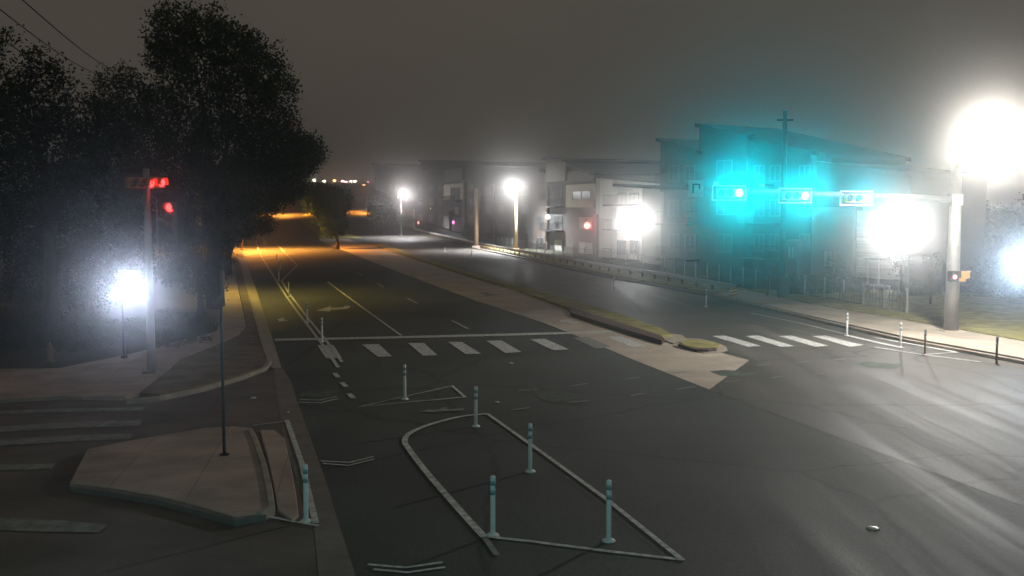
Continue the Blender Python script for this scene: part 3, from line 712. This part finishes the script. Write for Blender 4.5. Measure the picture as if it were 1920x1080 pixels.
# fire hydrant on the dark corner
p = G(95, 684); t = thing('fire_hydrant', Vector((p.x, p.y, .1)), 'pale short fire hydrant in the dark grass by the side street', 'fire hydrant')
MB().tube([(0, 0, 0), (0, 0, .05), (0, 0, .06), (0, 0, .5), (0, 0, .6), (0, 0, .66)], [.16, .16, .1, .1, .08, .03], 14).build('barrel', mat('hydrant_paint', (.2, .16, .12), .6), t, True)
MB().tube([(-.17, 0, .4), (.17, 0, .4)], .055, 10).build('outlet', mat('hydrant_paint', (.2, .16, .12), .6), t, True)
MB().tube([(0, 0, .64), (0, 0, .72)], .03, 6).build('valve_nut', GALV, t)

# overhead cables
for i, ((x0, y0, Y0), (x1, y1, Y1)) in enumerate([((-60, -30, 30), (215, 150, 75)), ((20, -20, 30), (250, 145, 75)), ((-80, 20, 30), (200, 165, 75))]):
    a, b = at(x0, y0, Y0), at(x1, y1, Y1); pts = []
    for k in range(17):
        u = k / 16; q = a.lerp(b, u); q.z -= .5 * math.sin(math.pi * u); pts.append(q)
    o = MB().tube(pts, .022, 5).build('overhead_cable', DARK)
    tag(o, ['middle overhead cable of three sagging behind the tall tree', 'overhead cable highest of three above the dark trees', 'lowest overhead cable of three dipping into the dark trees'][i], 'cable', 'overhead cables by the dark trees')

# ------------------------------------------------------------------ apartment buildings
SID_D = mat('dark_siding', (.028, .031, .035), .8, noise=.2, nscale=1, stretch=(.3, .3, 6, 0))
SID_B = mat('brown_siding', (.06, .048, .042), .8, noise=.2, nscale=1, stretch=(.3, .3, 6, 0))
SID_G = mat('grey_siding', (.13, .125, .12), .8, noise=.15, nscale=1, stretch=(.3, .3, 6, 0))
CREAM = mat('cream_panel', (.46, .42, .35), .8, noise=.12, nscale=.8)
PALE = mat('pale_stucco', (.55, .54, .5), .85, noise=.12, nscale=.8)
ROOF = mat('roof_dark', (.035, .035, .04), .7)
GLASS = mat('window_glass', (.03, .035, .04), .35, spec=.3)
GLASSL = mat('window_blinds', (.3, .3, .28), .4)
TRIM = mat('window_trim', (.09, .087, .08), .7)
def building(A, B, ztopA, ztopB, depth, wallm, label, name='apartment_building'):
    A = Vector(A); B = Vector(B); zb = min(T(A.y), T(B.y)) - .3
    d = Vector((B.x - A.x, B.y - A.y, 0)); L = d.length; d.normalize(); n = Vector((-d.y, d.x, 0))
    if n.y < 0: n = -n                       # away from the camera
    o = Vector((A.x, A.y, zb)); rz = math.atan2(d.y, d.x)
    t = thing(name, o, label, 'apartment building', None, rz)
    hA, hB = ztopA - zb, ztopB - zb
    # local frame: x along facade, y away, z up
    vs = [(0, 0, 0), (L, 0, 0), (L, depth, 0), (0, depth, 0), (0, 0, hA), (L, 0, hB), (L, depth, hB), (0, depth, hA)]
    MB().add(vs, [(0, 3, 2, 1), (4, 5, 6, 7), (0, 1, 5, 4), (1, 2, 6, 5), (2, 3, 7, 6), (3, 0, 4, 7)]).build('wall', wallm, t)
    nl = Vector((d.x, d.y, 0)), n
    def loc(px, py, out_=0.0):
        r = ray(px, py); c = Vector((0, 0, HC)); pl = o - n * out_
        k_ = (pl - c).dot(n) / r.dot(n); P = c + r * k_ - o
        return P.dot(d), P.z
    sgn = 1 if (Matrix.Rotation(rz, 3, 'Z') @ Vector((0, 1, 0))).dot(n) > 0 else -1
    assert sgn == 1
    def panel(nm, x0, y0, x1, y1, m, out_=.12, parent=None):
        u0, za = loc(x0, y1, out_); u1, zc = loc(x1, y0, out_); 
        return MB().box(((u0 + u1) / 2, -out_ / 2 - .001, (za + zc) / 2), (abs(u1 - u0), out_, abs(zc - za))).build(nm, m, parent or t)
    def window(x0, y0, x1, y1, gm=None, out_=.06, frame=TRIM):
        u0, za = loc(x0, y1, out_); u1, zc = loc(x1, y0, out_); W = abs(u1 - u0); H = abs(zc - za); cx = (u0 + u1) / 2; cz = (za + zc) / 2
        yy = -out_
        fr = MB(); e = .09
        for (a, b_, c, dd) in ((cx, cz + H / 2, W + 2 * e, e), (cx, cz - H / 2, W + 2 * e, e), (cx - W / 2 - e / 2, cz, e, H - e), (cx + W / 2 + e / 2, cz, e, H - e), (cx, cz, e * .6, H - e)): fr.box((a, yy - .03, b_), (c, .07, dd))
        f_ = fr.build('window', frame, t); MB().box((cx, yy - .003, cz), (W, .03, H)).build('pane', gm or GLASS, f_)
        return f_
    def roof(x0, x1, y0, y1, th=.35, over=.8, m=ROOF):       # a mono-pitch roof from pixel (x0,y0) to (x1,y1)
        u0, za = loc(x0, y0); u1, zc = loc(x1, y1)
        vs = []
        for (u, z) in ((u0, za), (u1, zc)):
            for (yy) in (-over, depth + over):
                for zz in (0, th): vs.append((u, yy, z + zz))
        MB().add(vs, [(0, 1, 3, 2), (4, 6, 7, 5), (0, 4, 5, 1), (2, 3, 7, 6), (1, 5, 7, 3), (0, 2, 6, 4)]).build('roof', m, t)
        zl = min(za, zc) - 3.2
        vs = [(u0, -.08, zl), (u1, -.08, zl), (u1, depth + .08, zl), (u0, depth + .08, zl), (u0, -.08, za + .01), (u1, -.08, zc + .01), (u1, depth + .08, zc + .01), (u0, depth + .08, za + .01)]
        MB().add(vs, [(0, 3, 2, 1), (4, 5, 6, 7), (0, 1, 5, 4), (1, 2, 6, 5), (2, 3, 7, 6), (3, 0, 4, 7)]).build('upper_wall', wallm, t)
    def balcony(x0, y0, x1, y1, out_=1.5):
        u0, za = loc(x0, y1); u1, zc = loc(x1, y0); W = abs(u1 - u0); cx = (u0 + u1) / 2
        sl_ = MB().box((cx, -out_ / 2 - .01, za), (W, out_, .2)).build('balcony', DARK, t)
        rb = MB(); hgt = 1.05
        for (a, b_, c, dd) in ((cx, -out_ + .03, W, .05),): rb.box((a, b_, za + .1 + hgt), (c, dd, .05))
        for s2 in (-1, 1): rb.box((cx + s2 * (W / 2 - .03), -out_ / 2, za + .1 + hgt), (.05, out_ - .1, .05))
        nb = max(4, int(W / .14))
        for q in range(nb + 1): rb.box((cx - W / 2 + .02 + (W - .04) * q / nb, -out_ + .03, za + .1 + hgt / 2), (.02, .02, hgt))
        rb.build('railing', DARK, sl_)
    return t, panel, window, roof, balcony, loc

# far block
A = at(706, 400, 275); B = at(902, 400, 188)
zA = at(706, 312, 275).z; zB = at(902, 306, 188).z
t, panel, window, roof, balcony, loc = building(A, B, zA, zB, 16, SID_D, 'farthest dark apartment block with a cream framed upper bay')
roof(703, 800, 309, 318); roof(790, 905, 303, 306)
panel('brown_bay', 720, 330, 745, 425, SID_B, .5); panel('orange_bay', 752, 392, 775, 425, mat('rust_siding', (.25, .12, .05), .8), .4)
panel('gable_panel', 834, 314, 867, 341, SID_G, .6); panel('cream_surround', 832, 343, 869, 375, CREAM, .7); panel('pale_strip', 833, 395, 842, 432, SID_G, .5)
panel('grey_strip', 866, 330, 872, 430, SID_G, .25)
window(845, 352, 862, 374, GLASS, .75); window(853, 388, 860, 402, GLASSL); window(840, 408, 846, 425, GLASSL)
for x in (714, 728, 742, 785, 805, 822, 880): 
    for y in (345, 372, 402):
        window(x, y, x + 7, y + 13, GLASS, .52 if 719 < x < 744 else .06)
balcony(843, 360, 866, 378); balcony(843, 388, 866, 405); balcony(776, 360, 795, 377)
# middle block
A = at(905, 440, 172); B = at(1122, 440, 131)
t, panel, window, roof, balcony, loc = building(A, B, at(905, 318, 172).z, at(1122, 330, 131).z, 16, SID_D, 'middle apartment block with a cream panelled corner bay and dark balconies')
roof(902, 1020, 314, 322); roof(1024, 1062, 300, 305); roof(1056, 1124, 306, 330)
panel('upper_panel', 1024, 303, 1060, 341, SID_G, .8); panel('upper_panel', 1060, 318, 1112, 341, SID_G, .5)
panel('cream_panel', 1061, 344, 1113, 389, CREAM, .9); panel('brown_bay', 1061, 391, 1118, 482, SID_B, .7); panel('brown_bay', 1000, 345, 1026, 470, SID_B, .4)
panel('grey_bay', 905, 345, 925, 460, SID_B, .3)
window(1074, 358, 1107, 374, GLASS, .95); window(1086, 407, 1111, 429, GLASSL, .75); window(1086, 455, 1112, 480, GLASSL, .75)
window(1040, 356, 1054, 385, GLASS); window(1040, 405, 1054, 430, GLASS); window(1040, 450, 1054, 474, GLASSL)
window(1006, 360, 1018, 378, GLASS, .45); window(1006, 405, 1018, 425, GLASS, .45); window(1006, 446, 1018, 462, GLASS, .45)
for x in (910, 935, 980):
    for y in (350, 385, 420): window(x, y, x + 10, y + 16, GLASS, .35 if x == 910 else .06)
balcony(1028, 355, 1058, 388); balcony(1028, 400, 1058, 432)
def wall_lamp(px, py, Y, col, label, s=20, r=.22, watts=60, gm=None):
    p = at(px, py, Y); t = thing('wall_lamp', p, label, 'wall lamp')
    MB().box((0, .12, 0), (.25, .1, .4)).build('bracket', DARK, t, bevel=.02)
    MB().tube([(0, 0, -r), (0, 0, -r * .6), (0, 0, 0), (0, 0, r * .6), (0, 0, r)], [r * .3, r * .85, r, r * .85, r * .3], 12).build('globe', emis('lamp_' + label[:12].replace(' ', '_'), col, s), t, True)
    if watts: lamp_light(t, (0, -r - .15, 0), col, watts)
wall_lamp(1101, 423, 131, (1, .12, .1), 'red glowing lamp beside the pale lower window of the middle block', 8, .42, 60)
wall_lamp(787, 417, 232, (1, .2, .15), 'red and white lamp low before the far dark block', 8, .5, 40)
wall_lamp(811, 391, 222, (1, .75, .25), 'yellow lamp halfway up the far dark block', 4, .5, 25)
wall_lamp(851, 417, 205, (.8, .1, .45), 'dim magenta lamp at the foot of the cream framed bay', 1.5, .4, 20)
wall_lamp(1028, 407, 143, (.9, .9, .7), 'small whitish lit lamp by the dark balcony column', 1.2, .35, 20)
# pale block
A = at(1122, 440, 122); B = at(1242, 440, 104)
t, panel, window, roof, balcony, loc = building(A, B, at(1122, 336, 122).z, at(1242, 348, 104).z, 14, PALE, 'pale stuccoed apartment wing behind the low white lamp')
roof(1119, 1246, 333, 345, .3, .4); panel('white_pier', 1124, 338, 1149, 482, mat('white_stucco', (.7, .69, .64), .8), .6)
for x in (1158, 1182, 1212):
    for y in (362, 408, 452): window(x, y, x + 16, y + 24, GLASS)
balcony(1152, 440, 1200, 484); balcony(1152, 395, 1200, 430); balcony(1152, 350, 1200, 385)
panel('grey_bay', 1203, 350, 1240, 505, SID_G, .5)
# near block
A = at(1243, 480, 92); B = at(1705, 480, 70)
t, panel, window, roof, balcony, loc = building(A, B, at(1243, 275, 92).z, at(1705, 330, 70).z, 9, SID_D, 'large dark apartment block with sloping roofs under the turquoise signal glare')
roof(1240, 1318, 265, 289, .3, .7); roof(1313, 1560, 238, 296, .3, .7); roof(1540, 1710, 310, 330, .3, .7)
panel('upper_bay', 1322, 252, 1400, 500, mat('slate_siding', (.022, .026, .03), .8, noise=.2, nscale=1, stretch=(.3, .3, 6, 0)), 1.0)
panel('upper_bay', 1400, 282, 1520, 400, SID_D, .8)
panel('light_bay', 1472, 450, 1496, 522, SID_G, .9)
panel('beige_bay', 1520, 388, 1602, 516, mat('beige_panel', (.17, .155, .13), .8, noise=.1, nscale=1), 1.0)
panel('siding_bay', 1604, 395, 1680, 520, mat('white_siding', (.5, .5, .48), .8, noise=.35, nscale=1.6, stretch=(.05, .05, 5, 0)), .8)
for x in (1255, 1285, 1415, 1445, 1500):
    for y in (310, 375, 440): window(x, y, x + 18, y + 30, GLASS, .85 if x > 1400 and y < 400 else .06)
for y in (300, 370, 440): window(1345, y, 1372, y + 32, GLASS, 1.05)
window(1478, 462, 1490, 485, GLASSL, .95)
window(1545, 470, 1562, 500, GLASSL, 1.05)
for y in (345, 415, 480): balcony(1252, y - 35, 1312, y + 5)
for y in (345, 415, 480): balcony(1410, y - 35, 1465, y + 5, 1.9)

# ------------------------------------------------------------------ foliage
rng = np.random.default_rng(7)
def leaves(name, blobs, dens, size0, m, parent=None, origin=Vector((0, 0, 0)), flat=1.0):
    """blobs: (centre, rx, ry, rz). Clusters of leaf-sized quads around twig tips spread through each blob."""
    V = []; 
    for (c, rx, ry, rz) in blobs:
        n = max(8, int(dens * (rx * rz + rx * ry) * 3.3)); size = size0 * .5; 
        u = rng.normal(size=(n, 3)); u /= np.linalg.norm(u, axis=1)[:, None]
        r = (.45 + .6 * rng.random(n) ** .6)[:, None]
        lump = 1 + .22 * np.sin(u[:, :1] * 5 + c[0]) * np.cos(u[:, 2:3] * 6 + c[2])
        cen = u * r * lump * np.array([rx, ry, rz]) + np.array(c)
        k = 16
        q = np.repeat(cen, k, 0) + rng.normal(size=(n * k, 3)) * size0 * 1.25
        a = rng.normal(size=(n * k, 3)); a /= np.linalg.norm(a, axis=1)[:, None]
        b = np.cross(a, rng.normal(size=(n * k, 3))); b /= np.linalg.norm(b, axis=1)[:, None]
        s = size * (.6 + .8 * rng.random((n * k, 1)))
        V.append(np.stack([q - a * s, q + b * s * .55, q + a * s, q - b * s * .55], 1).reshape(-1, 3))
    V = np.concatenate(V) - np.array(origin); nf = len(V) // 4
    me = bpy.data.meshes.new(name); me.vertices.add(len(V)); me.vertices.foreach_set('co', V.ravel())
    me.loops.add(nf * 4); me.loops.foreach_set('vertex_index', np.arange(nf * 4, dtype=np.int32))
    me.polygons.add(nf); me.polygons.foreach_set('loop_start', np.arange(nf, dtype=np.int32) * 4)
    me.update(); me.validate()
    return link(name, me, m, parent)
def tree(Y, discs, base, label, dens=9, size=.2, m=None, name='tree', tr=.3, cat='tree', depth=1.0, group=None):
    bx = at(base, 400, Y).x; o = Vector((bx, Y, T(Y)))
    t = thing(name, o, label, cat, group)
    bl = []
    for (px, py, r) in discs:
        c = at(px, py, Y + rng.uniform(-.9, .9) * depth); rr = r / F * Y
        bl.append(((c.x, c.y, c.z), rr, rr * depth, rr * .9))
    leaves('crown', bl, dens, size, m or LF1, t, o)
    top = max(b[0][2] for b in bl); tb = MB()
    cx = sum(b[0][0] for b in bl) / len(bl)
    zs = o.z; mid = Vector(((cx - bx) * .3, 0, (top - zs) * .45))
    tb.tube([(0, 0, 0), (0, 0, (top - zs) * .15), mid], [tr * 1.4, tr, tr * .75], 10)
    tb.build('trunk', BRK, t, True)
    lb = MB()
    for (c, rx, ry, rz) in sorted(bl, key=lambda b: -b[1])[:7]:
        e = Vector(c) - o; lb.tube([mid * .8, mid.lerp(e, .55) + Vector((0, 0, .3)), e], [tr * .5, tr * .28, tr * .08], 7)
    lb.build('limb', BRK, t, True)
    return t
tree(56, [(330, 50, 48), (385, 60, 55), (440, 95, 58), (490, 130, 50), (520, 175, 38), (320, 110, 42), (370, 150, 60), (450, 190, 62), (520, 235, 40), (300, 190, 40), (500, 285, 62), (555, 290, 42), (420, 290, 85), (340, 250, 60), (575, 268, 22), (430, 350, 60), (350, 350, 60), (295, 92, 22)], 400,
     'tallest dark broadleaf tree, its rounded crown standing above the sidewalk', 9, .2, LF1, tr=.4)
tree(47, [(385, 465, 48), (375, 515, 42), (395, 545, 22), (360, 430, 50), (350, 500, 30), (410, 490, 28), (345, 470, 35)], 372, 'low hanging dark tree beside the vertical red signal', 14, .12, LF2, tr=.16)
tree(44, [(110, 145, 30), (70, 120, 28), (60, 200, 60), (150, 220, 60), (20, 240, 70), (100, 290, 80), (190, 260, 50), (55, 350, 80), (150, 360, 70), (35, 160, 40)], 90, 'wide dark tree at the dim edge under the overhead cables', 9, .17, LF2, tr=.3)
tree(38, [(-10, 80, 35), (-20, 150, 50), (-40, 230, 70), (-30, 330, 80), (-40, 430, 70)], -60, 'dark tree cut by the edge of the view, its tip poking up', 9, .15, LF2, tr=.25)
tree(60, [(205, 165, 32), (235, 150, 25), (250, 200, 50), (215, 230, 50), (270, 260, 60), (230, 310, 70), (280, 350, 60), (180, 330, 60)], 240, 'thinner dark tree filling the gap next to the tallest tree', 7, .19, LF1, tr=.28)
tree(52, [(40, 430, 70), (120, 450, 70), (200, 440, 65), (270, 440, 55), (60, 520, 60), (150, 530, 55), (230, 520, 45), (320, 420, 50), (315, 500, 35)], 160, 'dense low dark thicket tree behind the glaring low lamp', 11, .17, LF2, tr=.25)
tree(85, [(540, 315, 40), (575, 300, 28), (500, 340, 45), (460, 350, 50), (430, 390, 50), (475, 400, 38), (520, 365, 30), (445, 430, 28), (405, 430, 30), (555, 350, 24), (590, 285, 18), (500, 425, 14)], 425, 'greenish tree over the bike lane with the orange lamp behind it', 12, .2, LF1, tr=.3)
tree(150, [(612, 372, 28), (630, 388, 26), (598, 368, 24), (640, 372, 20), (622, 408, 22), (634, 424, 16), (588, 380, 18), (608, 395, 22), (618, 430, 12)], 632, 'small dense dark tree in the grassy median', 9, .28, LF2, tr=.25)
# young trees on the lawn
for (px, yb, s, Y, lb) in ((1566, 552, 24, 66, 'young tree on the lawn before the beige bay'), (1442, 556, 14, 63, 'spindly young tree just beside the tall dark utility pole'), (1690, 563, 20, 61, 'young tree just beside the white steel frame'), (1750, 575, 18, 57, 'young tree between the white frame and the big signal pole')):
    tree(Y, [(px, 505, s), (px - 8, 490, s * .7), (px + 9, 495, s * .7), (px, 480, s * .5)], px, lb, 7, .09, LF1, tr=.06, group=None)
tree(80, [(1760, 430, 45), (1820, 420, 50), (1880, 440, 60), (1940, 430, 60), (1800, 480, 45), (1860, 500, 50), (1930, 510, 50)], 1860, 'dark mass of a tree behind the big signal pole', 9, .25, LF2, tr=.3)
tree(62, [(1850, 520, 30), (1890, 540, 28), (1930, 535, 34), (1830, 550, 18)], 1890, 'low dark bush tree behind the sidewalk near the bluish lamp', 10, .16, LF2, tr=.12)
# hedges
def hedge(a, b, y, Y, hpx, label, n=9):
    A = at(a, y, Y); B = at(b, y, Y); o = Vector(((A.x + B.x) / 2, Y, 0)); t = thing('hedge', o, label, 'hedge')
    bl = []
    for k in range(n):
        q = A.lerp(B, (k + .5) / n); r = (B.x - A.x) / n * .75; h = at(a, y - hpx, Y).z
        bl.append(((q.x, Y, max(.3, h * .5)), r, .8, max(.4, h * .55)))
    leaves('foliage', bl, 40, .09, LF3, t, o); 
    MB().tube([(0, 0, 0), (0, 0, .5)], .05, 6).build('stem', BRK, t)
hedge(1478, 1560, 556, 64.5, 38, 'dark clipped hedge before the beige bay of the near block')
hedge(1566, 1628, 556, 65.5, 36, 'dark clipped hedge running up to the white steel frame')
hedge(1690, 1760, 560, 63, 30, 'dark hedge between the white frame and the big signal pole')
hedge(1250, 1470, 530, 86, 24, 'long low hedge at the foot of the near dark block', 16)
# bushes along the guardrail end and far verge
tree(175, [(700, 400, 12), (760, 412, 12), (730, 405, 13), (880, 430, 10), (900, 437, 9)], 880, 'scrubby low trees growing as one clump by the lone tan pole', 8, .25, LF2, tr=.1)
tree(255, [(712, 375, 14), (725, 388, 12), (703, 390, 10)], 715, 'dark tree at the far corner of the farthest block', 8, .4, LF2, tr=.2)
# far wood on the hill: one mass nobody could count
bl = []
for k in range(150):
    x = rng.uniform(440, 760); Y = rng.uniform(430, 585); p0 = at(x, 380, Y); 
    bl.append(((p0.x, Y, T(Y) + .8), 7, 5, 2.0))
for k in range(60):
    x = rng.uniform(300, 520); Y = rng.uniform(340, 430); p0 = at(x, 380, Y); bl.append(((p0.x, Y, T(Y) + 4), 6, 5, 5))
o = leaves('distant_wood', bl, .8, .8, LF2); tag(o, 'dark wooded hillside below the hilltop lamps', None, None, 'stuff')
# grass tufts over the west verge
bl = []
for k in range(60):
    p0 = G(rng.uniform(-40, 400), rng.uniform(585, 660)); bl.append(((p0.x, p0.y, .1), .8, .8, .18))
o = leaves('grass', bl, 18, .07, LF3); tag(o, 'rough weedy grass on the dark corner behind the sidewalk', None, None, 'stuff')

# ------------------------------------------------------------------ haze: volume added to imitate lens glow round the lamps
hm = bpy.data.materials.new('glow_haze'); hm.use_nodes = True; t_ = hm.node_tree; t_.nodes.clear()
ho = t_.nodes.new('ShaderNodeOutputMaterial'); hv = t_.nodes.new('ShaderNodeVolumePrincipled')
hv.inputs['Color'].default_value = (1, .97, .93, 1); hv.inputs['Density'].default_value = HAZE; hv.inputs['Anisotropy'].default_value = HAZE_G
t_.links.new(hv.outputs[0], ho.inputs['Volume'])
hb = MB().box((-50, 420, 24.5), (1600, 1100, 51)).build('haze', hm); tag(hb, kind='stuff')
hb['label'] = 'thin haze volume added for the glow round the lamps'
